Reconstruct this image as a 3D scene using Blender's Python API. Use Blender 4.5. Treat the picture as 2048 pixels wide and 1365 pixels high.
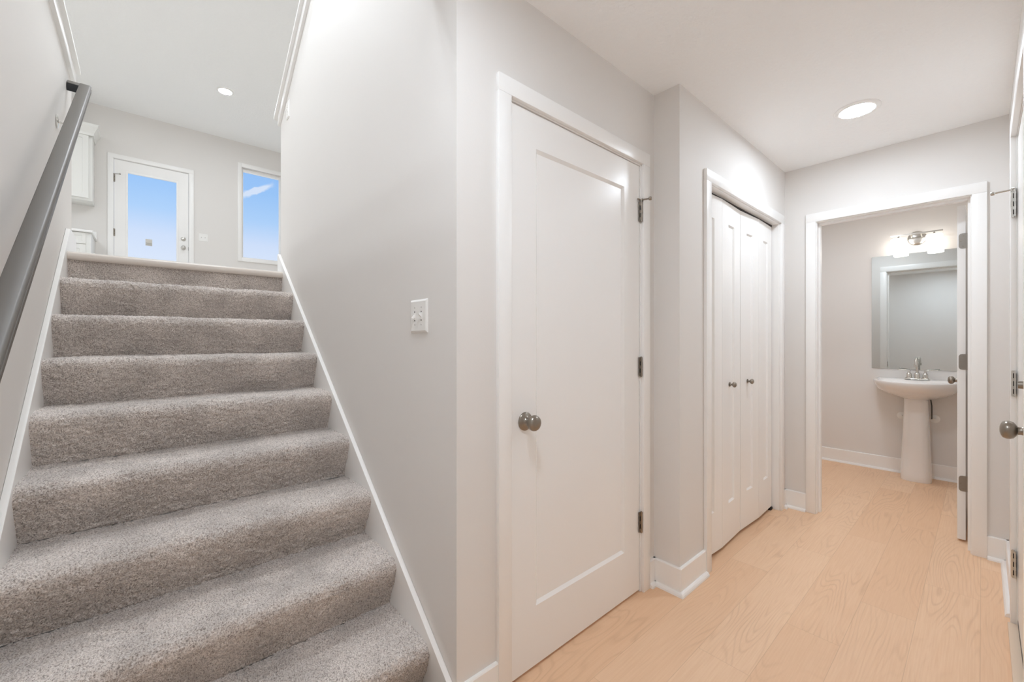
import bpy, bmesh, math, random
import numpy as np
from mathutils import Vector, Matrix
for o in list(bpy.data.objects): bpy.data.objects.remove(o)
SC = bpy.context.scene
COL = SC.collection
R = math.radians
random.seed(4); rng = np.random.default_rng(4)

# ------------------------------------------------------------ camera
F = 834.0
cd = bpy.data.cameras.new('camera'); cam = bpy.data.objects.new('camera', cd); COL.objects.link(cam)
cd.sensor_width = 36.0; cd.lens = F / 2048 * 36; cd.clip_start = 0.02; cd.clip_end = 200
cd.shift_y = -2.5 / 2048
cam.location = (0, 0, 1.2); cam.rotation_euler = (R(90), 0, math.atan2(941, F))
SC.camera = cam
vs = SC.view_settings
vs.view_transform = 'Standard'; vs.look = 'None'; vs.gamma = 1; vs.use_curve_mapping = False; vs.exposure = 0.0

# ------------------------------------------------------------ light levels
L_HALL = 172.0; L_FOYER_ADDED = 205.0; L_UP_UNSEEN = 450.0; L_FAR = 250.0; L_VAN = 3.8; L_POWDER_ADDED = 165.0
SC.cycles.diffuse_bounces = 12; SC.cycles.max_bounces = 16

def srgb(r, g, b):
    f = lambda c: (c/255)/12.92 if c/255 <= .04045 else (((c/255)+.055)/1.055)**2.4
    return (f(r), f(g), f(b), 1)

# ------------------------------------------------------------ sky
w = bpy.data.worlds.new('sky'); SC.world = w; w.use_nodes = True
nt = w.node_tree; nt.nodes.clear()
out = nt.nodes.new('ShaderNodeOutputWorld'); bg = nt.nodes.new('ShaderNodeBackground')
tc = nt.nodes.new('ShaderNodeTexCoord'); sp = nt.nodes.new('ShaderNodeSeparateXYZ')
rp = nt.nodes.new('ShaderNodeValToRGB')
nt.links.new(tc.outputs['Generated'], sp.inputs[0]); nt.links.new(sp.outputs['Z'], rp.inputs[0])
el = rp.color_ramp.elements
el[0].position = 0.0; el[0].color = srgb(232, 240, 252)
el[1].position = 0.13; el[1].color = srgb(222, 234, 252)
for p, c in ((.19, (207, 224, 251)), (.235, (173, 209, 250)), (.29, (153, 197, 248)), (.35, (146, 190, 246)), (1, (96, 150, 225))):
    e = el.new(p); e.color = srgb(*c)
def wm(op, a, b_=None, c=None):
    k = nt.nodes.new('ShaderNodeMath'); k.operation = op
    for i_, v_ in enumerate((a, b_, c)):
        if v_ is None: continue
        if isinstance(v_, (int, float)): k.inputs[i_].default_value = v_
        else: nt.links.new(v_, k.inputs[i_])
    return k.outputs[0]
nz = nt.nodes.new('ShaderNodeTexNoise'); nz.inputs['Scale'].default_value = 60; nz.inputs['Detail'].default_value = 4
nt.links.new(tc.outputs['Generated'], nz.inputs['Vector'])
jit = wm('MULTIPLY', wm('SUBTRACT', nz.outputs[0], .5), .012)
dy = wm('SUBTRACT', sp.outputs['Y'], .1655); dz = wm('SUBTRACT', sp.outputs['Z'], .2915)
ca = wm('ADD', wm('MULTIPLY', dy, .87), wm('MULTIPLY', dz, .50)); cb = wm('ADD', wm('ADD', wm('MULTIPLY', dy, -.50), wm('MULTIPLY', dz, .87)), jit)
fa = wm('MAXIMUM', wm('SUBTRACT', 1, wm('DIVIDE', wm('ABSOLUTE', ca), .036)), 0); fb = wm('MAXIMUM', wm('SUBTRACT', 1, wm('DIVIDE', wm('ABSOLUTE', cb), .0065)), 0)
wisp = wm('MULTIPLY', wm('MINIMUM', wm('MULTIPLY', wm('MULTIPLY', fa, fb), 2.4), .75), wm('LESS_THAN', sp.outputs['X'], 0))
mx = nt.nodes.new('ShaderNodeMix'); mx.data_type = 'RGBA'
nt.links.new(wisp, mx.inputs[0]); nt.links.new(rp.outputs[0], mx.inputs[6]); mx.inputs[7].default_value = srgb(228, 236, 250)
nt.links.new(mx.outputs[2], bg.inputs[0]); nt.links.new(bg.outputs[0], out.inputs[0]); bg.inputs[1].default_value = 1.0

# ------------------------------------------------------------ materials
def mat(name, color, rough=.5, metal=0, bump=None, coat=0, spec=.5):
    m = bpy.data.materials.new(name); m.use_nodes = True; n = m.node_tree; b = n.nodes['Principled BSDF']
    b.inputs['Base Color'].default_value = color; b.inputs['Roughness'].default_value = rough
    b.inputs['Metallic'].default_value = metal; b.inputs['Coat Weight'].default_value = coat
    b.inputs['Specular IOR Level'].default_value = spec
    if bump:
        sc_, st, dist = bump
        t = n.nodes.new('ShaderNodeTexCoord'); z = n.nodes.new('ShaderNodeTexNoise'); z.inputs['Scale'].default_value = sc_
        z.inputs['Detail'].default_value = 3; u = n.nodes.new('ShaderNodeBump'); u.inputs['Strength'].default_value = st
        u.inputs['Distance'].default_value = dist
        n.links.new(t.outputs['Object'], z.inputs['Vector']); n.links.new(z.outputs[0], u.inputs['Height'])
        n.links.new(u.outputs[0], b.inputs['Normal'])
    return m
def emis(name, color, s):
    m = bpy.data.materials.new(name); m.use_nodes = True; n = m.node_tree; b = n.nodes['Principled BSDF']
    b.inputs['Base Color'].default_value = (.8, .8, .8, 1); b.inputs['Emission Color'].default_value = color
    b.inputs['Emission Strength'].default_value = s; return m
M = {}
M['wall'] = mat('wall_paint', srgb(228, 225, 221.5), .62, bump=(140, .12, .0012), spec=.35)
M['ceil'] = mat('ceiling_paint', srgb(247, 248, 248), .8, bump=(48, .55, .006), spec=.2)
M['trim'] = mat('white_trim_paint', srgb(244, 243, 241), .34)
M['door'] = mat('white_door_paint', srgb(242, 241, 239), .27)
M['cab'] = mat('white_cabinet_paint', srgb(230, 230, 226), .35)
M['steel'] = mat('brushed_nickel', srgb(150, 142, 132), .3, 1)
M['satin'] = mat('satin_nickel_plate', srgb(150, 145, 138), .42, 1)
M['chrome'] = mat('chrome', srgb(225, 224, 220), .06, 1)
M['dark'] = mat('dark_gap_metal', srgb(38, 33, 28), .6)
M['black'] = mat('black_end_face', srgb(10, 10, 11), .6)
M['rail'] = mat('grey_rail_paint', srgb(99, 94, 88), .44, bump=(90, .05, .001))
M['porc'] = mat('white_porcelain', srgb(236, 233, 230), .12, coat=.6)
M['plastic'] = mat('white_plastic', srgb(240, 239, 236), .3)
M['nosing'] = mat('pale_wood_nosing', srgb(214, 205, 196), .4)
M['sill'] = mat('pale_wood_sill', srgb(226, 205, 182), .45)
M['quartz'] = mat('white_countertop', srgb(240, 240, 238), .25)
M['paper'] = mat('sticker_paper', srgb(205, 203, 196), .6)
M['print'] = mat('sticker_print', srgb(140, 140, 136), .6)
M['screw'] = mat('screw_head', srgb(196, 194, 190), .4, .3)
M['mirror'] = mat('mirror_silver', srgb(215, 220, 220), .015, 1)
M['sweep'] = mat('door_sweep_rubber', srgb(92, 88, 82), .6)
M['lens_hall'] = emis('hall_lamp_lens', (.80, .895, 1, 1), L_HALL)
M['lens_foyer_added'] = emis('foyer_added_lamp_lens', (.80, .895, 1, 1), L_FOYER_ADDED)
M['lens_up_unseen'] = emis('upstairs_unseen_lamp_lens', (.86, .925, 1, 1), L_UP_UNSEEN)
M['lens_powder_added'] = emis('powder_added_lamp_lens', (.84, .90, .98, 1), L_POWDER_ADDED)
M['lens_far'] = emis('far_lamp_lens', (.86, .925, 1, 1), L_FAR)
M['shade'] = emis('lit_glass_shade', (1, .955, .88, 1), L_VAN)
def glassmat():
    m = bpy.data.materials.new('window_glass'); m.use_nodes = True; n = m.node_tree; n.nodes.clear()
    o = n.nodes.new('ShaderNodeOutputMaterial'); t = n.nodes.new('ShaderNodeBsdfTransparent'); g = n.nodes.new('ShaderNodeBsdfGlossy')
    g.inputs['Roughness'].default_value = .3; mxx = n.nodes.new('ShaderNodeMixShader'); mxx.inputs[0].default_value = .01
    n.links.new(t.outputs[0], mxx.inputs[1]); n.links.new(g.outputs[0], mxx.inputs[2]); n.links.new(mxx.outputs[0], o.inputs[0]); return m
M['glass'] = glassmat()
M['bright_nickel'] = mat('bright_nickel', srgb(205, 203, 198), .28, 1)

def carpet_mat():
    m = bpy.data.materials.new('carpet_pile'); m.use_nodes = True; n = m.node_tree; b = n.nodes['Principled BSDF']; L = n.links.new
    t = n.nodes.new('ShaderNodeTexCoord')
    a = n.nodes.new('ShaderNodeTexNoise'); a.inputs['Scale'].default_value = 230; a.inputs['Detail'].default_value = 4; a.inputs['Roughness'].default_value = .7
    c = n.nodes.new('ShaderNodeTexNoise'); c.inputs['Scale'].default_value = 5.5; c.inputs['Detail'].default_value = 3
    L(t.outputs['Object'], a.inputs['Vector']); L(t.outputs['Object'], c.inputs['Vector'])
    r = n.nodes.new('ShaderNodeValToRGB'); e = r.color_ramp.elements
    e[0].position = .36; e[0].color = srgb(142, 130, 122); e[1].position = .68; e[1].color = srgb(250, 243, 237)  # dark speckle paints the shade between tufts into the pile colour
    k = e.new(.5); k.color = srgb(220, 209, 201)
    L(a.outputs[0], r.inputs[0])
    r2 = n.nodes.new('ShaderNodeValToRGB'); r2.color_ramp.elements[0].position = .38; r2.color_ramp.elements[0].color = (.80, .80, .80, 1)
    r2.color_ramp.elements[1].position = .6; r2.color_ramp.elements[1].color = (1, 1, 1, 1); L(c.outputs[0], r2.inputs[0])
    x = n.nodes.new('ShaderNodeMix'); x.data_type = 'RGBA'; x.blend_type = 'MULTIPLY'; x.inputs[0].default_value = 1
    L(r.outputs[0], x.inputs[6]); L(r2.outputs[0], x.inputs[7]); L(x.outputs[2], b.inputs['Base Color'])
    b.inputs['Roughness'].default_value = 1; b.inputs['Specular IOR Level'].default_value = .05
    b.inputs['Sheen Weight'].default_value = .35; b.inputs['Sheen Roughness'].default_value = .6
    v = n.nodes.new('ShaderNodeTexNoise'); v.inputs['Scale'].default_value = 330; v.inputs['Detail'].default_value = 2
    L(t.outputs['Object'], v.inputs['Vector'])
    u = n.nodes.new('ShaderNodeBump'); u.inputs['Strength'].default_value = .7; u.inputs['Distance'].default_value = .004
    L(v.outputs[0], u.inputs['Height']); L(u.outputs[0], b.inputs['Normal'])
    return m
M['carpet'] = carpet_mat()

def floor_mat():
    m = bpy.data.materials.new('oak_vinyl_planks'); m.use_nodes = True; n = m.node_tree; b = n.nodes['Principled BSDF']; L = n.links.new
    def math_(op, a, b_=None):
        k = n.nodes.new('ShaderNodeMath'); k.operation = op
        for i, v in enumerate((a, b_)):
            if v is None: continue
            if isinstance(v, (int, float)): k.inputs[i].default_value = v
            else: L(v, k.inputs[i])
        return k.outputs[0]
    t = n.nodes.new('ShaderNodeTexCoord'); s = n.nodes.new('ShaderNodeSeparateXYZ'); L(t.outputs['Object'], s.inputs[0])
    X, Y = s.outputs[0], s.outputs[1]
    W, LN = .182, 1.22
    u = math_('DIVIDE', math_('ADD', X, 10.016), W); row = math_('FLOOR', u); fu = math_('FRACT', u)
    wn = n.nodes.new('ShaderNodeTexWhiteNoise'); wn.noise_dimensions = '1D'; L(row, wn.inputs['W'])
    v = math_('ADD', math_('DIVIDE', math_('ADD', Y, 10.0), LN), math_('ADD', math_('MULTIPLY', row, .655), .07)); pl = math_('FLOOR', v); fv = math_('FRACT', v)
    cmb = n.nodes.new('ShaderNodeCombineXYZ'); L(row, cmb.inputs[0]); L(pl, cmb.inputs[1])
    wn2 = n.nodes.new('ShaderNodeTexWhiteNoise'); wn2.noise_dimensions = '3D'; L(cmb.outputs[0], wn2.inputs['Vector'])
    # grain domain: shifted for every plank
    off = n.nodes.new('ShaderNodeVectorMath'); off.operation = 'SCALE'; L(wn2.outputs['Color'], off.inputs[0]); off.inputs['Scale'].default_value = 37
    add = n.nodes.new('ShaderNodeVectorMath'); add.operation = 'ADD'; L(t.outputs['Object'], add.inputs[0]); L(off.outputs[0], add.inputs[1])
    mpp = n.nodes.new('ShaderNodeMapping'); mpp.inputs['Scale'].default_value = (1, .13, 1); L(add.outputs[0], mpp.inputs[0])
    big = n.nodes.new('ShaderNodeTexNoise'); big.inputs['Scale'].default_value = 5.2; big.inputs['Detail'].default_value = 2.0; big.inputs['Roughness'].default_value = .4
    L(mpp.outputs[0], big.inputs['Vector'])
    rings = math_('FRACT', math_('MULTIPLY', big.outputs[0], 34)); tri = math_('ABSOLUTE', math_('SUBTRACT', math_('MULTIPLY', rings, 2), 1))
    rr = n.nodes.new('ShaderNodeValToRGB'); rr.color_ramp.elements[0].position = .0; rr.color_ramp.elements[0].color = (1, 1, 1, 1)
    rr.color_ramp.elements[1].position = .45; rr.color_ramp.elements[1].color = (0, 0, 0, 1); L(tri, rr.inputs[0])
    mp2 = n.nodes.new('ShaderNodeMapping'); mp2.inputs['Scale'].default_value = (1, .03, 1); L(add.outputs[0], mp2.inputs[0])
    fine = n.nodes.new('ShaderNodeTexNoise'); fine.inputs['Scale'].default_value = 210; fine.inputs['Detail'].default_value = 3; L(mp2.outputs[0], fine.inputs['Vector'])
    vis = n.nodes.new('ShaderNodeTexNoise'); vis.inputs['Scale'].default_value = 2.2; L(add.outputs[0], vis.inputs['Vector'])
    visr = n.nodes.new('ShaderNodeValToRGB'); visr.color_ramp.elements[0].position = .42; visr.color_ramp.elements[1].position = .62; L(vis.outputs[0], visr.inputs[0])
    ringamt = math_('MULTIPLY', math_('MULTIPLY', rr.outputs[0], visr.outputs[0]), .22)
    base = n.nodes.new('ShaderNodeValToRGB'); e = base.color_ramp.elements
    e[0].position = 0; e[0].color = srgb(235, 197, 162); e[1].position = 1; e[1].color = srgb(243, 210, 178); L(wn2.outputs['Value'], base.inputs[0])
    def mixc(fac, c1, c2, mode='MIX'):
        q = n.nodes.new('ShaderNodeMix'); q.data_type = 'RGBA'; q.blend_type = mode
        if isinstance(fac, (int, float)): q.inputs[0].default_value = fac
        else: L(fac, q.inputs[0])
        for i, c in ((6, c1), (7, c2)):
            if isinstance(c, tuple): q.inputs[i].default_value = c
            else: L(c, q.inputs[i])
        return q.outputs[2]
    fr = n.nodes.new('ShaderNodeValToRGB'); fr.color_ramp.elements[0].position = .35; fr.color_ramp.elements[0].color = (0, 0, 0, 1)
    fr.color_ramp.elements[1].position = .7; fr.color_ramp.elements[1].color = (1, 1, 1, 1); L(fine.outputs[0], fr.inputs[0])
    c1 = mixc(math_('MULTIPLY', fr.outputs[0], .33), base.outputs[0], srgb(222, 178, 138))
    c2 = mixc(ringamt, c1, srgb(176, 132, 94))
    # seams between planks
    du = math_('MULTIPLY', math_('MINIMUM', fu, math_('SUBTRACT', 1, fu)), W); dv = math_('MULTIPLY', math_('MINIMUM', fv, math_('SUBTRACT', 1, fv)), LN)
    sm = math_('LESS_THAN', math_('MINIMUM', du, dv), .0011)
    c3 = mixc(math_('MULTIPLY', sm, .22), c2, srgb(150, 112, 80))
    L(c3, b.inputs['Base Color']); b.inputs['Roughness'].default_value = .46; b.inputs['Specular IOR Level'].default_value = .35
    bu = n.nodes.new('ShaderNodeBump'); bu.inputs['Strength'].default_value = .12; bu.inputs['Distance'].default_value = .001
    L(fine.outputs[0], bu.inputs['Height']); L(bu.outputs[0], b.inputs['Normal'])
    return m
M['floor'] = floor_mat()
M['floor_up'] = mat('pale_upper_floor', srgb(222, 216, 208), .5)

# ------------------------------------------------------------ mesh building
class MB:
    def __init__(s): s.v = []; s.f = []
    def add(s, vs_, fs):
        o = len(s.v); s.v += [tuple(p) for p in vs_]; s.f += [tuple(i + o for i in f) for f in fs]; return s
    def box(s, x0, x1, y0, y1, z0, z1):
        x0, x1 = sorted((x0, x1)); y0, y1 = sorted((y0, y1)); z0, z1 = sorted((z0, z1))
        return s.add([(x0,y0,z0),(x1,y0,z0),(x1,y1,z0),(x0,y1,z0),(x0,y0,z1),(x1,y0,z1),(x1,y1,z1),(x0,y1,z1)],
                     [(0,3,2,1),(4,5,6,7),(0,1,5,4),(1,2,6,5),(2,3,7,6),(3,0,4,7)])
    def prism(s, poly, axis, a0, a1):      # poly in the two other axes, in order
        n_ = len(poly)
        def P(p, a):
            if axis == 'y': return (p[0], a, p[1])
            if axis == 'x': return (a, p[0], p[1])
            return (p[0], p[1], a)
        vs_ = [P(p, a0) for p in poly] + [P(p, a1) for p in poly]
        return s.add(vs_, [tuple(range(n_)), tuple(range(2*n_-1, n_-1, -1))] + [(i, (i+1) % n_, n_+(i+1) % n_, n_+i) for i in range(n_)])
    def rings(s, rs, cap0=True, cap1=True, closed=True):
        k = len(rs[0]); vs_ = [p for r in rs for p in r]; fs = []
        for i in range(len(rs)-1):
            for j in range(k if closed else k-1):
                a = i*k+j; b_ = i*k+(j+1) % k; fs.append((a, b_, b_+k, a+k))
        if cap0: fs.append(tuple(range(k-1, -1, -1)))
        if cap1: fs.append(tuple(range((len(rs)-1)*k, len(rs)*k)))
        return s.add(vs_, fs)
    def lathe(s, o, d, prof, n_=28, cap0=True, cap1=True):  # prof: (distance along d, radius)
        d = Vector(d).normalized(); o = Vector(o)
        a = d.orthogonal().normalized(); c = d.cross(a)
        rs = [[o + d*t + (a*math.cos(2*math.pi*j/n_) + c*math.sin(2*math.pi*j/n_))*max(r, 1e-4) for j in range(n_)] for t, r in prof]
        return s.rings(rs, cap0, cap1)
    def cyl(s, p0, p1, r, n_=20):
        p0 = Vector(p0); p1 = Vector(p1); return s.lathe(p0, p1-p0, [(0, r), ((p1-p0).length, r)], n_)
    def tube(s, pts, r, n_=14):
        pts = [Vector(p) for p in pts]; rs = []; rad = r if isinstance(r, (list, tuple)) else [r]*len(pts)
        up = None
        for i, p in enumerate(pts):
            d = (pts[min(i+1, len(pts)-1)] - pts[max(i-1, 0)]).normalized()
            a = d.orthogonal().normalized() if up is None else (up - d*up.dot(d)).normalized()
            up = a; c = d.cross(a)
            rs.append([p + (a*math.cos(2*math.pi*j/n_) + c*math.sin(2*math.pi*j/n_))*rad[i] for j in range(n_)])
        return s.rings(rs)
    def build(s, name, m, parent=None, bevel=0, seg=2, smooth=None):
        me = bpy.data.meshes.new(name); off = Vector((0, 0, 0)); p = parent
        while p: off += p.location; p = p.parent
        me.from_pydata([tuple(Vector(v) - off) for v in s.v], [], s.f)
        bm = bmesh.new(); bm.from_mesh(me); bmesh.ops.recalc_face_normals(bm, faces=bm.faces)
        if bevel:
            ed = [e for e in bm.edges if len(e.link_faces) == 2 and e.calc_face_angle(0) > R(40)]
            bmesh.ops.bevel(bm, geom=ed, offset=bevel, segments=seg, profile=.5, affect='EDGES', clamp_overlap=True)
        bm.to_mesh(me); bm.free()
        if bevel or smooth is not None:
            for q in me.polygons: q.use_smooth = True
            me.set_sharp_from_angle(angle=R(smooth or 35))
        o = bpy.data.objects.new(name, me); me.materials.append(m if not isinstance(m, str) else M[m])
        COL.objects.link(o); o.parent = parent; return o
def tag(o, label, cat, group=None, kind=None):
    o['label'] = label; o['category'] = cat
    if group: o['group'] = group
    if kind: o['kind'] = kind
    return o
def thing(name, loc, label, cat, group=None, kind=None):
    o = bpy.data.objects.new(name, None); COL.objects.link(o); o.location = loc; o.empty_display_size = .1
    return tag(o, label, cat, group, kind)
def S(o, label, cat): return tag(o, label, cat, None, 'structure')

# ------------------------------------------------------------ key planes
XA = -1.080          # wall with the panel door
XC = -.948           # closet wall
YS = 1.897           # face of the short return wall
YB = 3.475           # back wall of the hall
XR = .095            # right wall
YW = .728            # stair side of the stair wall
YL = -.310           # left wall
ZC = 2.41            # hall ceiling
ZU = 1.660           # upper floor
ZUC = 4.41           # upper ceiling
XU = -8.0            # far upstairs wall
XH = -1.25           # edge of the hall ceiling over the stairs
T = .115

def holed(mb, axis, p0, p1, u0, u1, z0, z1, holes):
    """wall slab between p0,p1 on its axis with rectangular holes (u0,u1,z0,z1)"""
    us = sorted({u0, u1, *[h[0] for h in holes], *[h[1] for h in holes]}); zs = sorted({z0, z1, *[h[2] for h in holes], *[h[3] for h in holes]})
    us = [u for u in us if u0 <= u <= u1]; zs = [z for z in zs if z0 <= z <= z1]
    for i in range(len(us)-1):
        run = None
        for k in range(len(zs)-1):
            cu = (us[i]+us[i+1])/2; cz = (zs[k]+zs[k+1])/2
            inh = any(h[0] < cu < h[1] and h[2] < cz < h[3] for h in holes)
            if not inh:
                if run is None: run = [zs[k], zs[k+1]]
                else: run[1] = zs[k+1]
            if inh or k == len(zs)-2:
                if run:
                    if axis == 'x': mb.box(p0, p1, us[i], us[i+1], *run)
                    else: mb.box(us[i], us[i+1], p0, p1, *run)
                run = None
    return mb

# floors
S(MB().box(-1.95, .3, YL-.2, 5.3, -.1, 0).box(-1.6, -1.05, -.4, .8, -.1, 0).build('floor', 'floor'), 'pale oak plank floor of the lower hall and powder room', 'floor')
S(MB().box(XU, -3.20, -3.5, 2.4, ZU-.25, ZU).box(-3.20, XH, -3.5, YL-T, ZU-.25, ZU).box(-3.20, XH, YW+T, 2.4, ZU-.25, ZU).build('floor', 'floor_up'),
  'upper level floor beyond the top of the stairs', 'floor')
# ceilings
S(MB().box(XH, .3, YL-.15, YB+T, ZC, ZC+.3).box(-1.95, .3, YB+T, 5.3, ZC, ZC+.3).box(-1.95, XH, 1.7, YB+T, ZC, ZC+.3).build('ceiling', 'ceil'), 'lightly textured ceiling over the lower hall', 'ceiling')
S(MB().box(XU-.1, XH+.05, -3.6, 2.5, ZUC, ZUC+.1).build('ceiling', 'ceil'), 'high smooth ceiling over the upper level', 'ceiling')

# hall wall with panel door
DA = dict(y0=.947, y1=1.772, z=2.028)
S(holed(MB(), 'x', XA-T, XA, YW+T, YS+.03, 0, ZC, [(DA['y0']-.02, DA['y1']+.02, -1, DA['z']+.02)]).box(XA-T, XA, YW, YW+T, 0, ZC).build('wall_hall', 'wall'),
  'warm white hall wall holding the single panel door', 'wall')
S(MB().box(-1.95, XC, YS, YS+.10, 0, ZC).build('wall_return', 'wall'), 'short return wall where the closet steps out into the hall', 'wall')
CL = dict(y0=2.216, y1=3.345, z=2.013)
S(holed(MB(), 'x', XC-T, XC, YS+.10, YB, 0, ZC, [(CL['y0']-.02, CL['y1']+.02, -1, CL['z']+.02)]).box(-1.75, -1.65, YS+.1, YB, 0, ZC).build('wall_closet', 'wall'),
  'hall wall around the folding closet doors', 'wall')
PW = dict(x0=-.755, x1=-.045, z=2.006)
S(holed(MB(), 'y', YB, YB+T, -1.95, .3, 0, ZC, [(PW['x0']-.02, PW['x1']+.02, -1, PW['z']+.02)]).build('wall_back', 'wall'), 'end wall of the hall around the powder room doorway', 'wall')
DR = dict(y0=1.905, y1=2.735, z=2.05)
S(holed(MB(), 'x', XR, XR+T, YL-.1, YB, 0, ZC, [(DR['y0']-.02, DR['y1']+.02, -1, DR['z']+.02)]).build('wall_right', 'wall'), 'right hand wall of the hall seen almost edge on', 'wall')
# stair walls
SL = .667
S(MB().prism([(-3.27, 0), (XA-T, 0), (XA-T, ZUC), (-.78-.0, ZUC), (-.78, ZUC)][:0] or
   [(-3.27, 0), (XA-T, 0), (XA-T, 2.72+SL*(3.27-1.195)), (-3.27, 2.72)], 'y', YW, YW+T).build('wall_stair', 'wall'),
  'tall wall on the right of the stairs with a sloping top', 'wall')
S(MB().box(-3.53, XH, YL-T, YL, 0, 2.70).box(XH, .3, YL-T, YL, 0, ZC).build('wall_left', 'wall'), 'wall on the left of the stairs carrying the handrail', 'wall')
S(MB().box(XH, XH+.1, -3.5, 2.4, ZC+.3, ZUC).build('wall_header', 'wall'), 'upper storey wall above the hall ceiling edge', 'wall')
# upstairs walls
DU = dict(y0=-.297, y1=.525, z=3.722)
WU = dict(y0=1.205, y1=1.80, z0=2.535, z1=4.02)
S(holed(MB(), 'x', XU-.14, XU, -3.6, 2.5, ZU-.25, ZUC, [(DU['y0']-.015, DU['y1']+.015, ZU-.0, DU['z']+.015), (WU['y0'], WU['y1'], WU['z0'], WU['z1'])]).build('wall_far', 'wall'),
  'far upstairs wall with the glazed door and window', 'wall')
S(MB().box(XU, XH, -3.6, -3.5, ZU-.25, ZUC).build('wall_kitchen', 'wall'), 'upstairs side wall left of the stairs', 'wall')
S(MB().box(XU, XH, 2.4, 2.5, ZU-.25, ZUC).build('wall_side', 'wall'), 'upstairs side wall right of the stairs', 'wall')
# powder room
YP = 5.13
S(MB().box(-1.95, .3, YP, YP+.1, 0, ZC).build('wall_powder', 'wall'), 'powder room wall behind the sink and mirror', 'wall')
S(MB().box(-1.85, -1.75, YB+T, YP, 0, ZC).build('wall_powder_left', 'wall'), 'left wall of the powder room', 'wall')
S(MB().box(.03, .13, YB+T, YP, 0, ZC).build('wall_powder_right', 'wall'), 'right wall of the powder room behind the open door', 'wall')

# ------------------------------------------------------------ casing and jambs
def casing(parent, axis, p, out_, u0, u1, z, zb=0.0, w=.057, th=.017, rev=.005):
    """flat casing: p wall plane, out_ +1/-1 side it stands proud, opening u0..u1 and head z"""
    a, b_ = p, p + out_*th; mb = MB()
    def bx(ua, ub, za, zc_, ext=0):
        if axis == 'x': mb.box(a, b_+out_*ext, ua, ub, za, zc_)
        else: mb.box(ua, ub, a, b_+out_*ext, za, zc_)
    bx(u0-rev-w, u0-rev, zb, z+rev); bx(u1+rev, u1+rev+w, zb, z+rev); bx(u0-rev-w, u1+rev+w, z+rev, z+rev+w+.003)
    return mb.build('door_casing', 'trim', parent, bevel=.0018)
def jamb(parent, axis, pa, pb, u0, u1, z, stop=None, zb=0):
    mb = MB()
    def bx(ua, ub, za, zc_, a=pa, b_=pb):
        if axis == 'x': mb.box(a, b_, ua, ub, za, zc_)
        else: mb.box(ua, ub, a, b_, za, zc_)
    bx(u0-.018, u0, zb, z+.018); bx(u1, u1+.018, zb, z+.018); bx(u0, u1, z, z+.018)
    if stop:
        a, b_ = stop; bx(u0, u0+.011, zb, z, a, b_); bx(u1-.011, u1, zb, z, a, b_); bx(u0+.011, u1-.011, z-.011, z, a, b_)
    return mb.build('door_jamb', 'trim', parent, bevel=.0012, seg=1)

def panel_slab(x_front, out_, y0, y1, z0, z1, th, py0, py1, pz0, pz1, bw=.012, bd=.009, two=False):
    """slab lying in a plane of constant x with one bevelled sunk panel on the out_ side"""
    mb = MB(); xf = x_front; xb = x_front - out_*th; xi = x_front - out_*bd
    A = [(xf,y0,z0),(xf,y1,z0),(xf,y1,z1),(xf,y0,z1)]; B = [(xf,py0,pz0),(xf,py1,pz0),(xf,py1,pz1),(xf,py0,pz1)]
    C_ = [(xi,py0+bw,pz0+bw),(xi,py1-bw,pz0+bw),(xi,py1-bw,pz1-bw),(xi,py0+bw,pz1-bw)]; D = [(xb,y0,z0),(xb,y1,z0),(xb,y1,z1),(xb,y0,z1)]
    fs = [(i, (i+1) % 4, 4+(i+1) % 4, 4+i) for i in range(4)] + [(4+i, 4+(i+1) % 4, 8+(i+1) % 4, 8+i) for i in range(4)] + [(8, 9, 10, 11)]
    fs += [(i, 12+i, 12+(i+1) % 4, (i+1) % 4) for i in range(4)] + [(15, 14, 13, 12)]
    return mb.add(A+B+C_+D, fs)

def knob_set(parent, o, d, m='steel', name='door_knob', rr=.033, sc_=1.0):
    prof = [(0, rr), (.003, rr), (.006, rr*.92), (.009, rr*.60), (.014, .0145), (.022, .0115), (.028, .0125), (.031, .018),
            (.036, .0245), (.043, .0275), (.050, .0275), (.057, .0245), (.061, .018), (.0635, .009), (.064, .0005)]
    return MB().lathe(o, d, [(a*sc_, b_*sc_) for a, b_ in prof], 36).build(name, m, parent, smooth=50)

def hinge(parent, x, y, z0, z1, out_, leaf_dir, m='steel', stop=None):
    """butt hinge on a wall of constant x: knuckle with gaps, leaf strip; optional hinge-pin stop on top"""
    mb = MB(); n_ = 5; h = (z1-z0)/n_
    for i in range(n_): mb.cyl((x, y, z0+i*h+.0006), (x, y, z0+(i+1)*h-.0006), .0062, 16)
    mb.cyl((x, y, z0-.003), (x, y, z1+.003), .0045, 12)
    hg = mb.build('hinge', m, parent, smooth=40)
    MB().box(x-out_*.002, x-out_*.0065, y+leaf_dir*.002, y+leaf_dir*.013, z0, z1).build('hinge_leaf', m, hg)
    for q in (.18, .50, .82) if m == 'bright_nickel' else (.30, .68):
        zq = z0+(z1-z0)*q; MB().box(x+out_*.001, x-out_*.0075, y+leaf_dir*.0062, y+leaf_dir*.0085, zq-.010, zq+.010).build('hinge_slot', 'dark', hg)
    if stop:
        sx, sy = stop; zt = z1+.009
        s = MB().cyl((x, y, z1), (x, y, zt+.004), .0078, 18).tube([(x, y, zt), (x+sx*.45, y+sy*.45, zt), (x+sx, y+sy, zt)], .0037).lathe((x+sx*.93, y+sy*.93, zt), (sx, sy, 0), [(0, .0037), (.002, .008), (.011, .009), (.014, .007)], 20)
        s.tube([(x, y, zt), (x-out_*.0-sy*.25, y-.022, zt), (x-out_*.004, y-.024, zt)], .0035)
        s.build('hinge_pin_stop', m, hg, smooth=50)
    return hg

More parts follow.
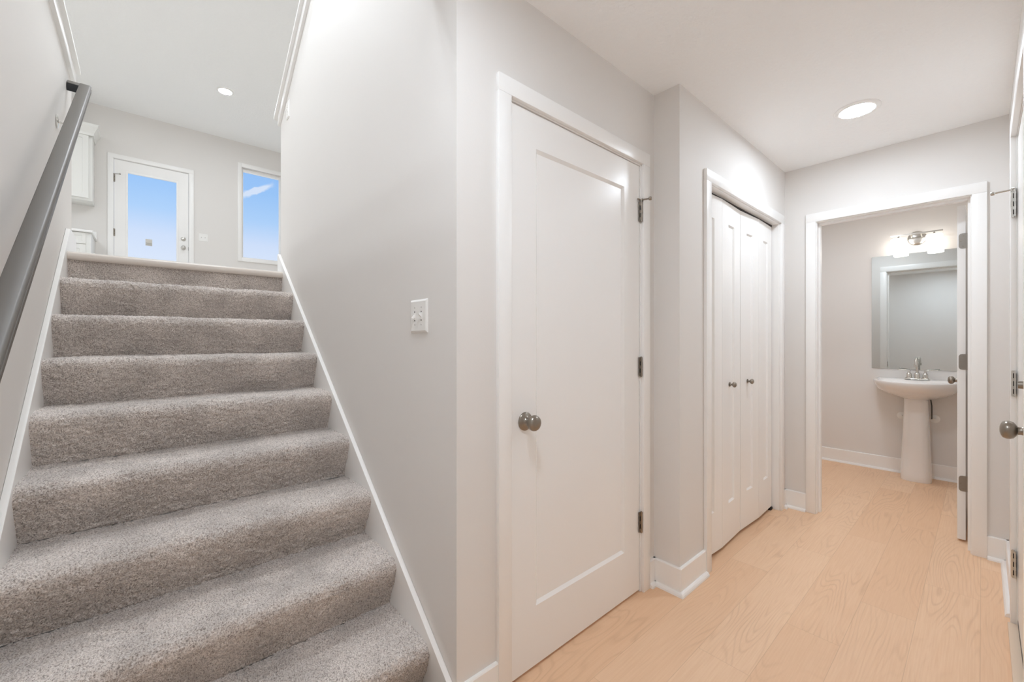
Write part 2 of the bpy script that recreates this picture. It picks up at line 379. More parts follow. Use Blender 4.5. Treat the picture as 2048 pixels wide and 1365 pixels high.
# door 1: closed single-panel door
d1 = thing('door_1', (XA, 1.36, 0), 'closed white single panel door with a round nickel knob, nearest the stairs', 'door', kind='structure')
casing(d1, 'x', XA, 1, DA['y0'], DA['y1'], DA['z']); jamb(d1, 'x', XA-T, XA, DA['y0'], DA['y1'], DA['z'])
sl = panel_slab(-1.083, 1, .950, 1.7685, .012, 2.0245, .035, 1.077, 1.645, .2275, 1.8985).build('door_slab', 'door', d1)
knob_set(d1, (-1.083, 1.022, .909), (1, 0, 0))
MB().box(-1.0835, -1.081, .9505, .953, .88, .94).build('latch_plate', 'dark', d1)
for i, (a, b_) in enumerate(((1.762, 1.855), (1.027, 1.117), (.287, .382))):
    hinge(d1, -1.0735, 1.7705, a, b_, 1, -1, stop=(.034, .012) if i == 0 else None)
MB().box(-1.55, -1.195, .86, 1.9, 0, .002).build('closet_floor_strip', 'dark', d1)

# door 2: folding closet doors
d2 = thing('door_2', (XC, 2.78, 0), 'white folding closet doors with two small knobs', 'door', kind='structure')
casing(d2, 'x', XC, 1, CL['y0'], CL['y1'], CL['z']); jamb(d2, 'x', XC-T, XC, CL['y0'], CL['y1'], CL['z'])
MB().box(-1.022, -.992, CL['y0'], CL['y1'], 2.003, 2.0128).build('door_track', 'dark', d2)
lv = [(2.2185, -.990, 2.2635, 2.366), (2.457, -.978, 2.558, 2.658), (2.760, -.992, 2.857, 2.955), (3.055, -.982, 3.150, 3.250), (3.338, -.992, 0, 0)]
for i in range(4):
    y0, x0, p0, p1 = lv[i]; y1, x1 = lv[i+1][0], lv[i+1][1]
    mb = panel_slab(0, 1, y0+(.0022 if i == 2 else .0008), y1-(.0022 if i == 1 else .0008), .022, 1.998, .030, p0, p1, .245, 1.872, bw=.009, bd=.009)
    mb.v = [(x + x0 + (x1-x0)*(y-y0)/(y1-y0), y, z) for x, y, z in mb.v]
    leaf = mb.build('door_leaf', 'door', d2)
for y, x, z in ((2.598, -.9915, .936), (2.888, -.995, .936)):
    MB().lathe((x, y, z), (1, 0, 0), [(0, .0135), (.003, .0135), (.005, .008), (.012, .0055), (.016, .0075), (.021, .0145), (.027, .0165), (.033, .0145), (.037, .008), (.038, .0005)], 28).build('closet_knob', 'steel', d2, smooth=50)
MB().box(-1.02, -.985, 3.30, 3.335, .002, .018).cyl((-1.0, 3.325, .002), (-1.0, 3.325, .024), .008).build('pivot_bracket', 'dark', d2)

# door 3: powder room door standing open
d3 = thing('door_3', (-.4, YB, 0), 'white powder room door standing open into the room, seen edge on', 'door', kind='structure')
casing(d3, 'y', YB, -1, PW['x0'], PW['x1'], PW['z']); jamb(d3, 'y', YB, YB+T, PW['x0'], PW['x1'], PW['z'], stop=(3.515, 3.55))
casing(d3, 'y', YB+T, 1, PW['x0'], PW['x1'], PW['z'])
slb = MB().box(-.1005, -.0655, 3.644, 4.350, .012, 1.998).build('door_slab', 'door', d3, bevel=.001, seg=1)
knob_set(d3, (-.1005, 4.285, .915), (-1, 0, 0)); knob_set(d3, (-.0655, 4.285, .915), (1, 0, 0), sc_=.8)
for a, b_ in ((1.742, 1.832), (1.022, 1.115), (.300, .392)):
    poly = [(-.045, a), (-.045, b_), (-.080, b_)] + [(-.080-.014*math.sin(t), b_-.014+.014*math.cos(t)) for t in (R(30), R(60), R(90))] + \
           [(-.080-.014*math.cos(t), a+.014-.014*math.sin(t)) for t in (0, R(30), R(60))] + [(-.080, a)]
    hg = MB().prism(poly, 'y', 3.6418, 3.6438).build('hinge_plate', 'satin', d3)
    for q in (a+.014, (a+b_)/2, b_-.014): MB().lathe((-.076 if q != (a+b_)/2 else -.086, 3.6418, q), (0, -1, 0), [(0, .0035), (.0008, .003), (.0012, .0005)], 12).build('hinge_screw', 'steel', hg)
    MB().cyl((-.043, 3.607, a), (-.043, 3.607, b_), .0062).box(-.0455, -.043, 3.575, 3.607, a, b_).build('hinge_barrel', 'satin', hg, smooth=40)
MB().box(-.7545, -.7525, 3.553, 3.58, .88, .94).build('strike_plate', 'satin', d3)

# door 4: door in the right wall, almost edge on
d4 = thing('door_4', (XR, 2.3, 0), 'white closed door at the right edge with nickel knob and lock', 'door', kind='structure')
casing(d4, 'x', XR, -1, DR['y0'], DR['y1'], DR['z']); jamb(d4, 'x', XR, XR+T, DR['y0'], DR['y1'], DR['z'])
MB().box(.0985, .139, 1.908, 2.7315, .014, 2.046).build('door_slab', 'door', d4, bevel=.001, seg=1)
MB().box(.0975, .0985, 1.908, 2.7315, .012, .028).build('door_sweep', 'sweep', d4)
MB().box(.070, .205, DR['y0'], DR['y1'], 0, .010).build('threshold', 'sill', d4, bevel=.003)
knob_set(d4, (.0985, 1.978, .925), (-1, 0, 0))
MB().lathe((.0985, 1.975, 1.064), (-1, 0, 0), [(0, .031), (.006, .031), (.014, .025), (.016, .012), (.028, .011), (.029, .001)], 30).build('deadbolt', 'steel', d4, smooth=40)
for i, (a, b_) in enumerate(((1.716, 1.822), (.965, 1.068), (.205, .315))):
    hinge(d4, .0855, 2.7335, a, b_, -1, -1, m='bright_nickel', stop=(-.052, .012) if i == 0 else None)

# ------------------------------------------------------------ baseboards with shoe moulding
def shoe_poly(): return [(0, 0), (.018, 0), (.0165, .008), (.012, .0145), (.006, .018), (0, .018)]
def base_run(mb, sh, a, b_, n_, z=0, h=.125, th=.013, mit=(0, 0)):
    """board from point a to b (xy) on a wall whose room side is n; mit: extra length at ends for outside corners"""
    a = Vector((*a, 0)); b_ = Vector((*b_, 0)); d = (b_-a).normalized(); n3 = Vector((*n_, 0))
    def ext(prof, m_):
        r0 = [a + n3*p + Vector((0, 0, z+q)) - d*(mit[0]*p) for p, q in prof]; r1 = [b_ + n3*p + Vector((0, 0, z+q)) + d*(mit[1]*p) for p, q in prof]
        m_.rings([r0, r1])
    ext([(0, 0), (th, 0), (th, h-.004), (th-.003, h), (0, h)], mb); ext([(th+p, q) for p, q in shoe_poly()], sh)
def baseboard(name, runs, label, **k):
    mb = MB(); sh = MB()
    for r in runs: base_run(mb, sh, *r[:3], mit=r[3] if len(r) > 3 else (0, 0), **k)
    o = S(mb.build(name, 'trim'), label, 'baseboard'); sh.build('shoe_molding', 'trim', o); return o
baseboard('baseboard_hall', [((XA, YW), (XA, DA['y0']-.062), (1, 0)), ((XA, DA['y1']+.062), (XA, YS), (1, 0)), ((XA, YS), (XC, YS), (0, -1), (0, 1)), ((XC, YS), (XC, CL['y0']-.062), (1, 0), (1, 0)),
                             ((XC, CL['y1']+.062), (XC, YB), (1, 0))], 'white baseboard wrapping the corner between panel door and closet')
baseboard('baseboard_back', [((XC, YB), (PW['x0']-.062, YB), (0, -1)), ((PW['x1']+.062, YB), (XR, YB), (0, -1))], 'white baseboard on the end wall beside the powder room doorway')
baseboard('baseboard_right', [((XR, YB), (XR, DR['y1']+.062), (-1, 0)), ((XR, DR['y0']-.062), (XR, YL), (-1, 0))], 'white baseboard along the right wall by the edge door')
baseboard('baseboard_powder', [((-1.75, YP), (.03, YP), (0, -1)), ((-1.75, YB+T), (-1.75, YP), (1, 0)), ((.03, YP), (.03, YB+T), (-1, 0))], 'white baseboard behind the pedestal sink')
baseboard('baseboard_left', [((XR, YL), (-1.15, YL), (0, 1))], 'white baseboard along the wall opposite the powder room')
baseboard('baseboard_far', [((XU, 1.9), (XU, .59), (1, 0))], 'white baseboard on the far upstairs wall', z=ZU)

# ------------------------------------------------------------ staircase
RISE, RUN, X0 = .1865, .2375, -1.268
yl, yr = YL+.019, YW-.019
st = thing('staircase', (X0, (yl+yr)/2, 0), 'grey carpeted staircase rising away between two walls', 'staircase')
def smooth_noise(n1, n2, c):
    g = rng.standard_normal((n1//c+3, n2//c+3)); i = np.arange(n1)/c; j = np.arange(n2)/c
    i0 = i.astype(int); j0 = j.astype(int); fi = (i-i0)[:, None]; fj = (j-j0)[None, :]
    fi = fi*fi*(3-2*fi); fj = fj*fj*(3-2*fj)
    return (g[np.ix_(i0, j0)]*(1-fi)*(1-fj) + g[np.ix_(i0+1, j0)]*fi*(1-fj) + g[np.ix_(i0, j0+1)]*(1-fi)*fj + g[np.ix_(i0+1, j0+1)]*fi*fj)
def carpet_piece(prof, name):
    P = [np.array(p, float) for p in prof]; st_ = .0036; pts = []
    for a, b_ in zip(P[:-1], P[1:]):
        k = max(1, int(round(np.linalg.norm(b_-a)/st_))); pts += [a+(b_-a)*t/k for t in range(k)]
    pts.append(P[-1]); pts = np.array(pts); tg = np.gradient(pts, axis=0); tg /= np.linalg.norm(tg, axis=1)[:, None]+1e-9
    nr = np.stack([tg[:, 1], -tg[:, 0]], 1)
    for _ in range(3): nr[1:-1] = (nr[:-2]+nr[1:-1]+nr[2:])/3
    ny = int((yr-yl)/st_); ys = np.linspace(yl, yr, ny); n1 = len(pts)
    d = .0016*rng.standard_normal((n1, ny)) + .0017*smooth_noise(n1, ny, 3) + .0012*smooth_noise(n1, ny, 12) + .0022*smooth_noise(n1, ny, 45)
    d = np.clip(d, -.006, .006)
    V = np.zeros((n1, ny, 3)); V[..., 0] = pts[:, None, 0] + nr[:, None, 0]*d; V[..., 2] = pts[:, None, 1] + nr[:, None, 1]*d
    V[..., 1] = ys[None, :] + .0008*rng.standard_normal((n1, ny)); V[:, 0, 1] = yl; V[:, -1, 1] = yr
    V[0, :, :] = np.stack([np.full(ny, pts[0, 0]), ys, np.full(ny, pts[0, 1])], 1)
    V = V.reshape(-1, 3) - np.array(st.location)
    idx = np.arange(n1*ny).reshape(n1, ny); q = np.stack([idx[:-1, :-1], idx[:-1, 1:], idx[1:, 1:], idx[1:, :-1]], -1).reshape(-1, 4)
    me = bpy.data.meshes.new(name); me.vertices.add(len(V)); me.vertices.foreach_set('co', V.ravel())
    me.loops.add(q.size); me.loops.foreach_set('vertex_index', q.ravel().astype(np.int32))
    me.polygons.add(len(q)); me.polygons.foreach_set('loop_start', (np.arange(len(q))*4).astype(np.int32))
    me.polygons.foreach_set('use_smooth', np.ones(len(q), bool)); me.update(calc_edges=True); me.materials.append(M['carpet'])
    o = bpy.data.objects.new(name, me); COL.objects.link(o); o.parent = st; return o
for k in range(9):
    xb = X0-RUN*k; z0 = .005+RISE*k if k else 0.0; z1 = .005+RISE*(k+1)
    if k < 8:
        nf = xb+.058; pr = [(xb-.002, z0), (xb+.006, z0+.03), (nf-.010, z1-.070)]
        for a in range(-10, 91, 20): pr.append((nf-.033+.033*math.cos(R(a)), z1-.034+.034*math.sin(R(a))))
        pr += [(nf-.075, z1+.0015), (xb-.15, z1-.001), (xb-RUN-.003, z1)]
        carpet_piece(pr, 'carpeted_step')
    else:
        carpet_piece([(xb+.010, z0), (xb+.013, z0+.06), (xb+.013, 1.628)], 'carpeted_riser')
mb = MB()          # timber carcass under the carpet, one body
poly = [(X0-.03, 0)]
for k in range(9): poly += [(X0-RUN*k-.012, .005+RISE*k-.012 if k else 0), (X0-RUN*k-.012, RISE*(k+1)-.012)]
poly = poly[1:] + [(-3.42, RISE*9-.03), (-3.42, 0)]
mb.prism(poly, 'y', yl+.001, yr-.001).build('stair_carcass', 'trim', st)
MB().prism([(-3.132, 1.618), (-3.126, 1.625), (-3.124, 1.636), (-3.128, 1.650), (-3.140, 1.658), (-3.24, 1.663), (-3.24, 1.618)], 'y', yl-.0, yr+.0).build('landing_nosing', 'nosing', st, bevel=.001, seg=1)
def skirt(y0, y1, xe):
    zs = lambda x: .742+.7725*(-1.9-x)
    xt = -3.235
    return MB().prism([(-1.02 if y0 > 0 else -1.02, 0), (-1.02, zs(-1.02)), (xt+.0, zs(xt)), (xe, zs(xt)+.0), (xe, 1.40), (-3.16, 1.34), (-1.28, 0)], 'y', y0, y1)
zsk = lambda x: .742+.7725*(-1.9-x)
xs0 = -1.9+.742/.7725-.012
for (a, b_, xe) in ((YL+.001, YL+.019, -3.543), (YW-.019, YW-.001, -3.283)):
    MB().prism([(xs0, 0.001), (xs0, zsk(xs0)+.002), (-3.27, 1.80), (xe, 1.80), (xe, ZU+.001), (-3.19, ZU+.001), (-3.19, 1.36), (-1.45, 0.001)], 'y', a, b_).build('skirt_board', 'trim', st, bevel=.0012, seg=1)
# upper ends of the two stair walls: baseboard blocks
S(MB().box(-3.544, -3.530, YL-T-.01, YL+.013, ZU+.001, 1.80).build('baseboard_landing_left', 'trim'), 'short white baseboard on the left wall end at the top step', 'baseboard')
S(MB().box(-3.284, -3.270, YW-.013, YW+T+.01, ZU+.001, 1.80).build('baseboard_landing_right', 'trim'), 'short white baseboard on the right wall end at the top step', 'baseboard')
# wall caps
t1 = S(MB().box(-3.56, XH-.001, YL-T-.035, YL+.036, 2.776, 2.795).build('trim_1', 'trim', bevel=.002), 'white cap board along the top of the left stair wall', 'trim')
MB().box(-3.545, XH-.001, YL-T-.0, YL+.017, 2.700, 2.776).build('apron', 'trim', t1, bevel=.002)
def slope_box(mb, xa, xb_, za_off, zb_off, y0, y1):
    f = lambda x: 2.72+SL*(x+3.27)
    return mb.prism([(xa, f(xa)+za_off), (xb_, f(xb_)+za_off), (xb_, f(xb_)+zb_off), (xa, f(xa)+zb_off)], 'y', y0, y1)
t2 = S(slope_box(MB(), -3.315, -1.2, .062, .083, YW-.036, YW+T+.035).build('trim_2', 'trim', bevel=.002), 'white sloping cap board on top of the right stair wall', 'trim')
slope_box(MB(), -3.287, -1.2, -.005, .062, YW-.017, YW+T+.017).build('apron', 'trim', t2, bevel=.002)

# ------------------------------------------------------------ handrail
zt = lambda x: 2.199+.735*(-2.75-x)
ZN = (1+.735**2)**.5
hr = thing('handrail', (-2.3, -.24, zt(-2.3)), 'dark grey wooden handrail climbing the left stair wall', 'handrail')
def rail_profile():
    yo, yi, h = -.216, -.263, .046
    return [(yi+.004, 0), (yo-.008, 0), (yo-.003, -.0015), (yo, -.006), (yo, -.013), (yo-.003, -.0155), (yo-.003, -.019), (yo, -.022), (yo, -h+.008), (yo-.003, -h+.002), (yo-.008, -h), (yi+.008, -h), (yi+.002, -h+.003), (yi, -h+.008), (yi, -.005), (yi+.001, -.002)]
prf = rail_profile()
rl = MB().rings([[(x, y, zt(x)+q) for y, q in prf] for x in (-3.345, -1.20)]).build('rail', 'rail', hr, smooth=40)
for x, nm in ((-3.345, 'rail_return'), (-1.20, 'rail_return')):
    s = 1 if x < -2 else -1; xa = x; xb_ = x+s*.045
    m_ = MB().prism([(xa, zt(xa)-.002), (xb_, zt(xb_)-.002), (xb_, zt(xb_)-.044), (xa, zt(xa)-.044)], 'y', YL+.001, -.250)
    rt_ = m_.build(nm, 'rail', hr, bevel=.002)
    if s > 0:
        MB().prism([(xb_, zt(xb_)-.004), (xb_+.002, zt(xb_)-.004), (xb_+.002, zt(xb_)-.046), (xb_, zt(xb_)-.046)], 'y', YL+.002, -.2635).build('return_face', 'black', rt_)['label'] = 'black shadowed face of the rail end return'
for x in (-2.955, -1.42):
    zb_ = zt(x)-.046; 
    b = MB().lathe((x, YL+.001, zb_-.052), (0, 1, 0), [(0, .031), (.003, .031), (.006, .025), (.008, .012)], 28)
    b.tube([(x, YL+.006, zb_-.052), (x, YL+.035, zb_-.052), (x, YL+.058, zb_-.045), (x, YL+.069, zb_-.028), (x, YL+.070, zb_-.006)], .0065)
    b.prism([(x-.030, zt(x-.030)-.0475), (x+.030, zt(x+.030)-.0475), (x+.030, zt(x+.030)-.0510), (x-.030, zt(x-.030)-.0510)], 'y', -.252, -.228)
    b.build('rail_bracket', 'chrome', hr, smooth=45)

# ------------------------------------------------------------ ceiling lights
def disc_light(x, y, z, r, lens, label, cat='ceiling light', group=None):
    t = thing('recessed_light', (x, y, z), label, cat, group)
    MB().lathe((x, y, z-.0002), (0, 0, -1), [(0, r*1.30), (.0025, r*1.30), (.007, r*1.22), (.010, r*1.04), (.0085, r*1.0), (.004, r*1.0), (0, r*1.0)], 48, cap0=False, cap1=False).build('trim_ring', 'trim', t, smooth=50)
    MB().lathe((x, y, z-.001), (0, 0, -1), [(0, r*1.0), (.006, r*.995), (.0075, r*.9), (.0085, .001)], 48, cap0=False).build('lens', lens, t, smooth=50)
    return t
disc_light(-.437, 2.806, ZC, .074, 'lens_hall', 'round flush ceiling light in the hall before the powder room')
disc_light(-.46, .40, ZC, .074, 'lens_foyer_added', 'added unseen ceiling light at the foot of the stairs')  # out-of-view lamp added to brighten the hall near the stairs
disc_light(-.75, 4.15, ZC, .074, 'lens_powder_added', 'added unseen ceiling light inside the powder room')  # lamp added above the doorway's sight line to fill the powder room
disc_light(-6.48, .80, ZUC, .072, 'lens_far', 'round recessed light in the upstairs ceiling near the glazed door')
for i, (x, y, nm) in enumerate(((-3.9, .35, 'over the top step, added unseen'), (-6.48, -1.9, 'over the kitchen corner, added unseen'), (-3.9, -1.9, 'beyond the left stair wall, added unseen'), (-1.9, -1.6, 'nearest the upper storey wall, added unseen'), (-2.2, .06, 'above the middle of the stairs'))):
    disc_light(x, y, ZUC, .072, 'lens_far' if x < -6 else 'lens_up_unseen', 'round recessed light in the upstairs ceiling '+nm)  # unseen fill lamps added; only the mid-stair one is inferred from wall glow

# ------------------------------------------------------------ switches
def switch_y(x0, x1, z0, z1, y, label, gang=2):      # plate on a wall facing -y
    t = thing('light_switch', ((x0+x1)/2, y, z0), label, 'light switch')
    xm, zm = (x0+x1)/2, (z0+z1)/2; b = .007
    rs = [[(x0, y, z0), (x1, y, z0), (x1, y, z1), (x0, y, z1)], [(x0, y-.002, z0), (x1, y-.002, z0), (x1, y-.002, z1), (x0, y-.002, z1)], [(x0+b, y-.0065, z0+b), (x1-b, y-.0065, z0+b), (x1-b, y-.0065, z1-b), (x0+b, y-.0065, z1-b)]]
    MB().rings(rs).build('wall_plate', 'plastic', t)
    for i in range(gang):
        cx = xm + (i-(gang-1)/2)*.046
        MB().box(cx-.005, cx+.005, y-.0075, y-.006, zm-.012, zm+.012).prism([(y-.007, zm-.004), (y-.007, zm+.006), (y-.018, zm+.011 if i else zm-.006), (y-.018, zm+.005 if i else zm-.012)], 'x', cx-.0035, cx+.0035).build('toggle', 'plastic', t)
        for q in (-.030, .030): MB().lathe((cx, y-.0062, zm+q), (0, -1, 0), [(0, .0032), (.0008, .0028), (.001, .0005)], 12).build('plate_screw', 'screw', t)
        for q in (-.015, .015): MB().box(cx-.0025, cx+.0025, y-.0073, y-.0064, zm+q-.0022, zm+q+.0022).build('toggle_slot', 'sweep', t)
    return t
switch_y(-1.368, -1.252, 1.225, 1.341, YW, 'white double toggle switch plate on the stair wall near the hall corner')
switch_y(-3.105, -3.035, 2.675, 2.790, YW, 'white switch plate high on the right stair wall below the sloping cap', gang=1)
t = thing('light_switch', (XU, .704, 2.72), 'white double switch plate upstairs between glazed door and window', 'light switch')
y0, y1, z0, z1 = .646, .762, 2.722, 2.838
MB().rings([[(XU, y0, z0), (XU, y1, z0), (XU, y1, z1), (XU, y0, z1)], [(XU+.002, y0, z0), (XU+.002, y1, z0), (XU+.002, y1, z1), (XU+.002, y0, z1)], [(XU+.0065, y0+.007, z0+.007), (XU+.0065, y1-.007, z0+.007), (XU+.0065, y1-.007, z1-.007), (XU+.0065, y0+.007, z1-.007)]]).build('wall_plate', 'plastic', t)
for cy in (.681, .727): MB().box(XU+.006, XU+.016, cy-.004, cy+.004, 2.775, 2.787).build('toggle', 'screw', t)

# ------------------------------------------------------------ upstairs glazed door and window
d5 = thing('door_5', (XU, .11, ZU), 'white upstairs exterior door with a tall glass pane', 'door', kind='structure')
casing(d5, 'x', XU, 1, DU['y0'], DU['y1'], DU['z'], zb=ZU); jamb(d5, 'x', XU-.14, XU, DU['y0'], DU['y1'], DU['z'], zb=ZU)
gy0, gy1, gz0, gz1 = -.157, .385, ZU+.24, 3.562
xs = XU-.004; mb = MB()
for (a, b_, c, d_) in ((DU['y0']+.003, gy0, ZU+.01, DU['z']-.004), (gy1, DU['y1']-.003, ZU+.01, DU['z']-.004), (gy0, gy1, ZU+.01, gz0), (gy0, gy1, gz1, DU['z']-.004)): mb.box(xs-.044, xs, a, b_, c, d_)
mb.build('door_slab', 'door', d5)
mb = MB(); q = .016
for (a, b_, c, d_) in ((gy0-q, gy0+.004, gz0-q, gz1+q), (gy1-.004, gy1+q, gz0-q, gz1+q), (gy0+.004, gy1-.004, gz0-q, gz0+.004), (gy0+.004, gy1-.004, gz1-.004, gz1+q)): mb.box(xs, xs+.006, a, b_, c, d_)
mb.build('glazing_bead', 'trim', d5, bevel=.001, seg=1)
gl = MB().box(xs-.026, xs-.020, gy0, gy1, gz0, gz1).build('glass_pane', 'glass', d5)
stk = MB().box(xs-.0198, xs-.019, .033, .107, 2.563, 2.660).build('pane_sticker', 'paper', gl)
mb = MB()
for q_ in (.005, .018): mb.box(xs-.0189, xs-.0186, .037, .103, 2.568+q_, 2.573+q_)
mb.box(xs-.0189, xs-.0186, .037, .103, 2.600, 2.606).build('sticker_bars', 'print', gl)
MB().lathe((xs, .462, 2.589), (1, 0, 0), [(0, .031), (.005, .03), (.012, .013), (.026, .012), (.036, .024), (.05, .027), (.06, .018), (.062, .001)], 24).build('door_knob', 'bright_nickel', d5, smooth=50)
MB().lathe((xs, .462, 2.722), (1, 0, 0), [(0, .031), (.008, .03), (.014, .022), (.015, .010), (.03, .009), (.031, .001)], 24).build('deadbolt', 'bright_nickel', d5, smooth=50)
MB().box(xs-.002, xs+.001, DU['y1']-.004, DU['y1']-.001, 2.555, 2.61).build('latch_plate', 'dark', d5)
for i, (a, b_) in enumerate(((3.40, 3.50), (2.645, 2.745), (1.88, 1.98))):
    hinge(d5, XU+.004, DU['y0']+.001, a, b_, 1, 1, stop=(.03, .06) if i == 0 else None)

w1 = thing('window_1', (XU, 1.5, WU['z0']), 'tall fixed upstairs window showing blue sky', 'window', kind='structure')
ya, yb_, za, zb2 = WU['y0'], WU['y1'], WU['z0'], WU['z1']
mb = MB(); cw = .057
for (a, b_, c, d_) in ((ya-cw+.005, ya+.005, za-cw, zb2+cw), (yb_-.005, yb_+cw-.005, za-cw, zb2+cw), (ya+.005, yb_-.005, za-cw, za+.005), (ya+.005, yb_-.005, zb2-.005, zb2+cw)): mb.box(XU, XU+.017, a, b_, c, d_)
mb.build('window_casing', 'trim', w1, bevel=.0018)
mb = MB(); fw_ = .034
for (a, b_, c, d_) in ((ya, ya+fw_, za, zb2), (yb_-fw_, yb_, za, zb2), (ya+fw_, yb_-fw_, za, za+fw_-.01), (ya+fw_, yb_-fw_, zb2-fw_-.02, zb2)): mb.box(XU-.10, XU-.055, a, b_, c, d_)
mb.build('window_frame', 'trim', w1, bevel=.002)
MB().box(XU-.08, XU-.074, ya+fw_, yb_-fw_, za+fw_-.01, zb2-fw_-.02).build('glass_pane', 'glass', w1)

# ------------------------------------------------------------ upstairs cabinets
def shaker(parent, x, y0, y1, z0, z1, name='cabinet_door', fr=.055):
    o = panel_slab(x+.019, 1, y0, y1, z0, z1, .019, y0+fr, y1-fr, z0+fr, z1-fr, bw=.002, bd=.007).build(name, 'cab', parent)
    return o
c1 = thing('wall_cabinet', (XU+.165, -.9, 3.01), 'white wall cabinet with crown molding left of the glazed door', 'cabinet')
MB().box(XU+.001, XU+.31, -1.35, -.487, 3.005, 3.90).build('cabinet_box', 'cab', c1, bevel=.002)
for a, b_ in ((-1.345, -.926), (-.922, -.522)): shaker(c1, XU+.311, a, b_, 3.035, 3.86)
cp = [(0, 3.845), (.012, 3.845), (.016, 3.875), (.040, 3.925), (.058, 3.955), (.062, 3.985), (0, 3.985)]
x1_, y1_ = XU+.331, -.487
mb = MB().rings([[(x1_+p, -1.35, z) for p, z in cp], [(x1_+p, y1_+p, z) for p, z in cp], [(XU+.001, y1_+p, z) for p, z in cp]]); mb.build('crown_molding', 'cab', c1)
c2 = thing('base_cabinet', (XU+.3, -.9, ZU), 'white base cabinet below the wall cabinet upstairs', 'cabinet')
MB().box(XU+.001, XU+.585, -1.35, -.482, ZU+.09, 2.538).box(XU+.001, XU+.52, -1.35, -.487, ZU+.001, ZU+.09).build('cabinet_box', 'cab', c2, bevel=.002)
for a, b_ in ((-1.345, -.926), (-.922, -.528)):
    shaker(c2, XU+.586, a, b_, 2.395, 2.525, 'drawer_front', .03); shaker(c2, XU+.586, a, b_, ZU+.10, 2.385)
tag(MB().box(XU+.001, XU+.625, -1.37, -.466, 2.539, 2.566).box(XU+.001, XU+.02, -1.37, -.466, 2.566, 2.665).build('countertop', 'quartz', bevel=.003), 'white countertop on the upstairs base cabinet', 'countertop')

# ------------------------------------------------------------ powder room: sink
sx, sy = -.378, 5.128
sk = thing('pedestal_sink', (sx, 4.95, 0), 'white pedestal sink under the powder room mirror', 'sink')
def D(hw, depth, yb__, z, n_=40, p=2.35, cx=sx):
    """D outline: straight back at yb__, superelliptic front reaching out by depth"""
    r = []
    for i in range(n_+1):
        t = math.pi*i/n_; c = math.cos(t); s_ = math.sin(t)
        r.append((cx+hw*math.copysign(abs(c)**(2/p), c), yb__-.09-(depth-.09)*abs(s_)**(2/p), z))
    for k in range(1, 5): r.append((cx-hw*(1-.0*k), yb__-.09+.09*k/5, z))
    for k in range(0, 9): r.append((cx-hw+.01+(2*hw-.02)*k/8, yb__, z))
    for k in range(4, 0, -1): r.append((cx+hw, yb__-.09+.09*k/5, z))
    return r
rs = []
for z, hw, dp, yb2 in ((.690, .085, .165, 5.075), (.700, .105, .21, 5.09), (.716, .155, .29, 5.11), (.738, .205, .375, 5.125), (.764, .245, .440, 5.128), (.792, .268, .478, 5.128), (.820, .279, .494, 5.128), (.842, .284, .500, 5.128), (.850, .2825, .498, 5.128), (.853, .278, .493, 5.128)):
    rs.append(D(hw, dp, yb2, z))
def inner(hw, dp, ybk, z): return D(hw, dp, ybk, z)
rs += [inner(.262, .475, 5.118, .852), inner(.240, .370, 5.030, .849), inner(.228, .352, 5.020, .838), inner(.190, .300, 4.99, .780), inner(.120, .200, 4.94, .745), inner(.03, .10, 4.90, .735)]
MB().rings(rs).build('basin', 'porc', sk, smooth=60)
prs = []
def ell(hw, yf, yb__, z, n_=44, p=3.0, lean=0):
    cy = (yf+yb__)/2; hd = (yb__-yf)/2
    return [(sx+hw*math.copysign(abs(math.cos(t))**(2/p), math.cos(t)), cy-hd*math.copysign(abs(math.sin(t))**(2/p), math.sin(t)), z) for t in [2*math.pi*i/n_ for i in range(n_)]]
for z, hw, yf in ((0, .098, 4.868), (.008, .0995, 4.865), (.05, .098, 4.868), (.25, .0905, 4.882), (.45, .083, 4.893), (.60, .0775, 4.898), (.68, .076, 4.899), (.705, .076, 4.899)):
    prs.append(ell(hw, yf, 5.075, z))
MB().rings(prs).build('pedestal', 'porc', sk, smooth=50)
fc = MB().rings([[(sx-.078+.0, 5.025, .852), (sx+.078, 5.025, .852), (sx+.078, 5.078, .852), (sx-.078, 5.078, .852)], [(sx-.078, 5.025, .861), (sx+.078, 5.025, .861), (sx+.078, 5.078, .861), (sx-.078, 5.078, .861)], [(sx-.072, 5.030, .866), (sx+.072, 5.030, .866), (sx+.072, 5.073, .866), (sx-.072, 5.073, .866)]]).build('faucet', 'chrome', sk, bevel=.003)
cy = 5.052
sp_ = [(sx, cy, .866), (sx, cy, .93), (sx, cy, .985), (sx, cy-.006, 1.012), (sx, cy-.022, 1.032), (sx, cy-.046, 1.040), (sx, cy-.070, 1.032), (sx, cy-.086, 1.012), (sx, cy-.090, .990), (sx, cy-.090, .972)]
MB().tube(sp_, .0095, 18).lathe((sx, cy, .862), (0, 0, 1), [(0, .020), (.035, .020), (.045, .017), (.052, .011)], 28).lathe((sx, cy-.090, .992), (0, 0, -1), [(0, .0095), (.003, .0135), (.022, .0135), (.024, .010)], 24).build('spout', 'chrome', fc, smooth=50)
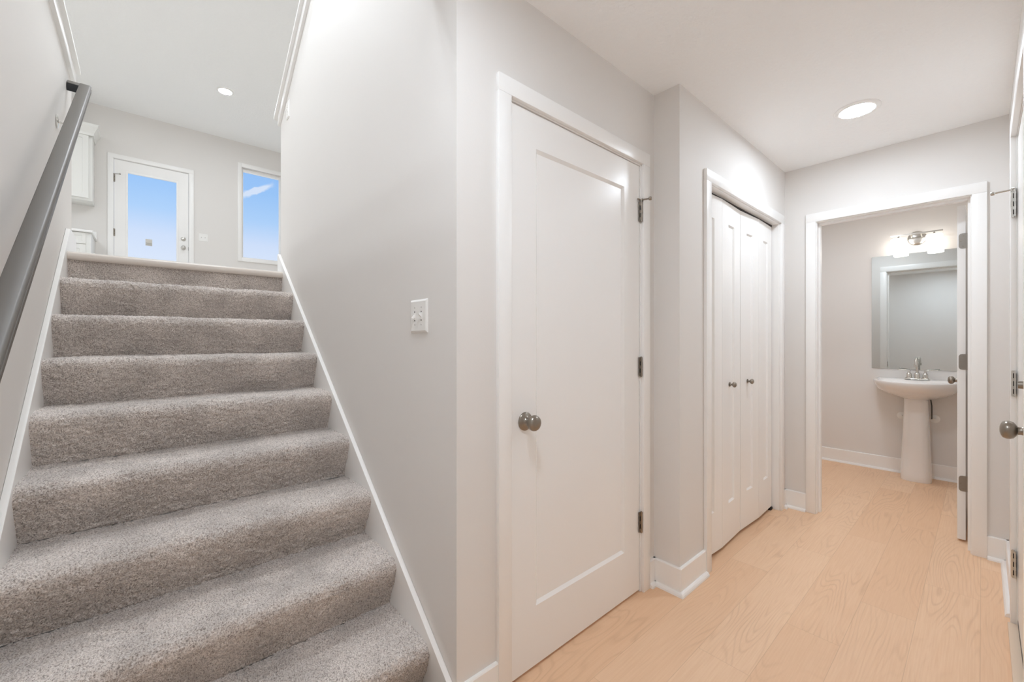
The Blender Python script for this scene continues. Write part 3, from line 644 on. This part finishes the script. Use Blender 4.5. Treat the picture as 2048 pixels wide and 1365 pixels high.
for s in (-1, 1):
    hx = sx+s*.051
    MB().lathe((hx, cy, .862), (0, 0, 1), [(0, .024), (.006, .024), (.010, .0185), (.035, .0185), (.042, .016), (.048, .010), (.060, .008), (.066, .009), (.072, .006), (.073, .0005)], 28).tube([(hx, cy, .929), (hx+s*.03, cy-.006, .934), (hx+s*.080, cy-.014, .938)], [.0065, .006, .005]).build('faucet_handle', 'chrome', fc, smooth=50)
# supply stops on the wall behind the pedestal
for s in (-1, 1):
    vx = sx+s*.104; lx = vx-s*.030 if s < 0 else sx+.088
    v_ = MB().lathe((vx, YP-.001, .515), (0, -1, 0), [(0, .034), (.003, .034), (.008, .022), (.009, .009)], 28).cyl((vx, YP-.008, .515), (vx, YP-.045, .515), .008).build('wall_escutcheon', 'plastic', sk, smooth=50)
    MB().tube([(lx, YP-.04, .515), (lx, YP-.04, .63), (lx-s*.008, YP-.045, .70)], .0045).build('supply_line', 'sweep', v_, smooth=50)

# mirror
tag(MB().box(sx-.312, sx+.312, YP-.0075, YP-.0015, .935, 1.972).build('wall_mirror', 'mirror', bevel=.0008, seg=1), 'large frameless rectangular mirror above the pedestal sink', 'mirror')
# vanity light
vl = thing('vanity_light', (sx-.006, YP, 2.06), 'nickel two shade vanity light above the mirror', 'wall light')
vx, vz, vy = sx-.006, 2.098, YP-.098
MB().lathe((vx, YP-.001, vz), (0, -1, 0), [(0, .062), (.005, .062), (.012, .056), (.017, .040), (.020, .012), (.021, .001)], 36).build('canopy', 'bright_nickel', vl, smooth=40)
MB().cyl((vx-.030, YP-.015, vz+.008), (vx-.030, vy+.0, vz+.024), .005).cyl((vx+.030, YP-.015, vz+.008), (vx+.030, vy+.0, vz+.024), .005).box(vx-.165, vx+.165, vy-.006, vy+.006, 2.118, 2.130).build('light_bar', 'bright_nickel', vl, smooth=40)
for s in (-1, 1):
    hx = vx+s*.112
    MB().cyl((hx, vy, 2.098), (hx, vy, 2.119), .006).lathe((hx, vy, 2.101), (0, 0, -1), [(0, .012), (.003, .020), (.03, .020)], 24).build('shade_holder', 'satin', vl, smooth=40)
    MB().lathe((hx, vy, 2.097), (0, 0, -1), [(0, .012), (0.001, .048), (.006, .052), (.128, .052), (.130, .050), (.128, .048), (.008, .048), (.004, .012)], 36, cap0=False, cap1=False).build('glass_shade', 'shade', vl, smooth=50)
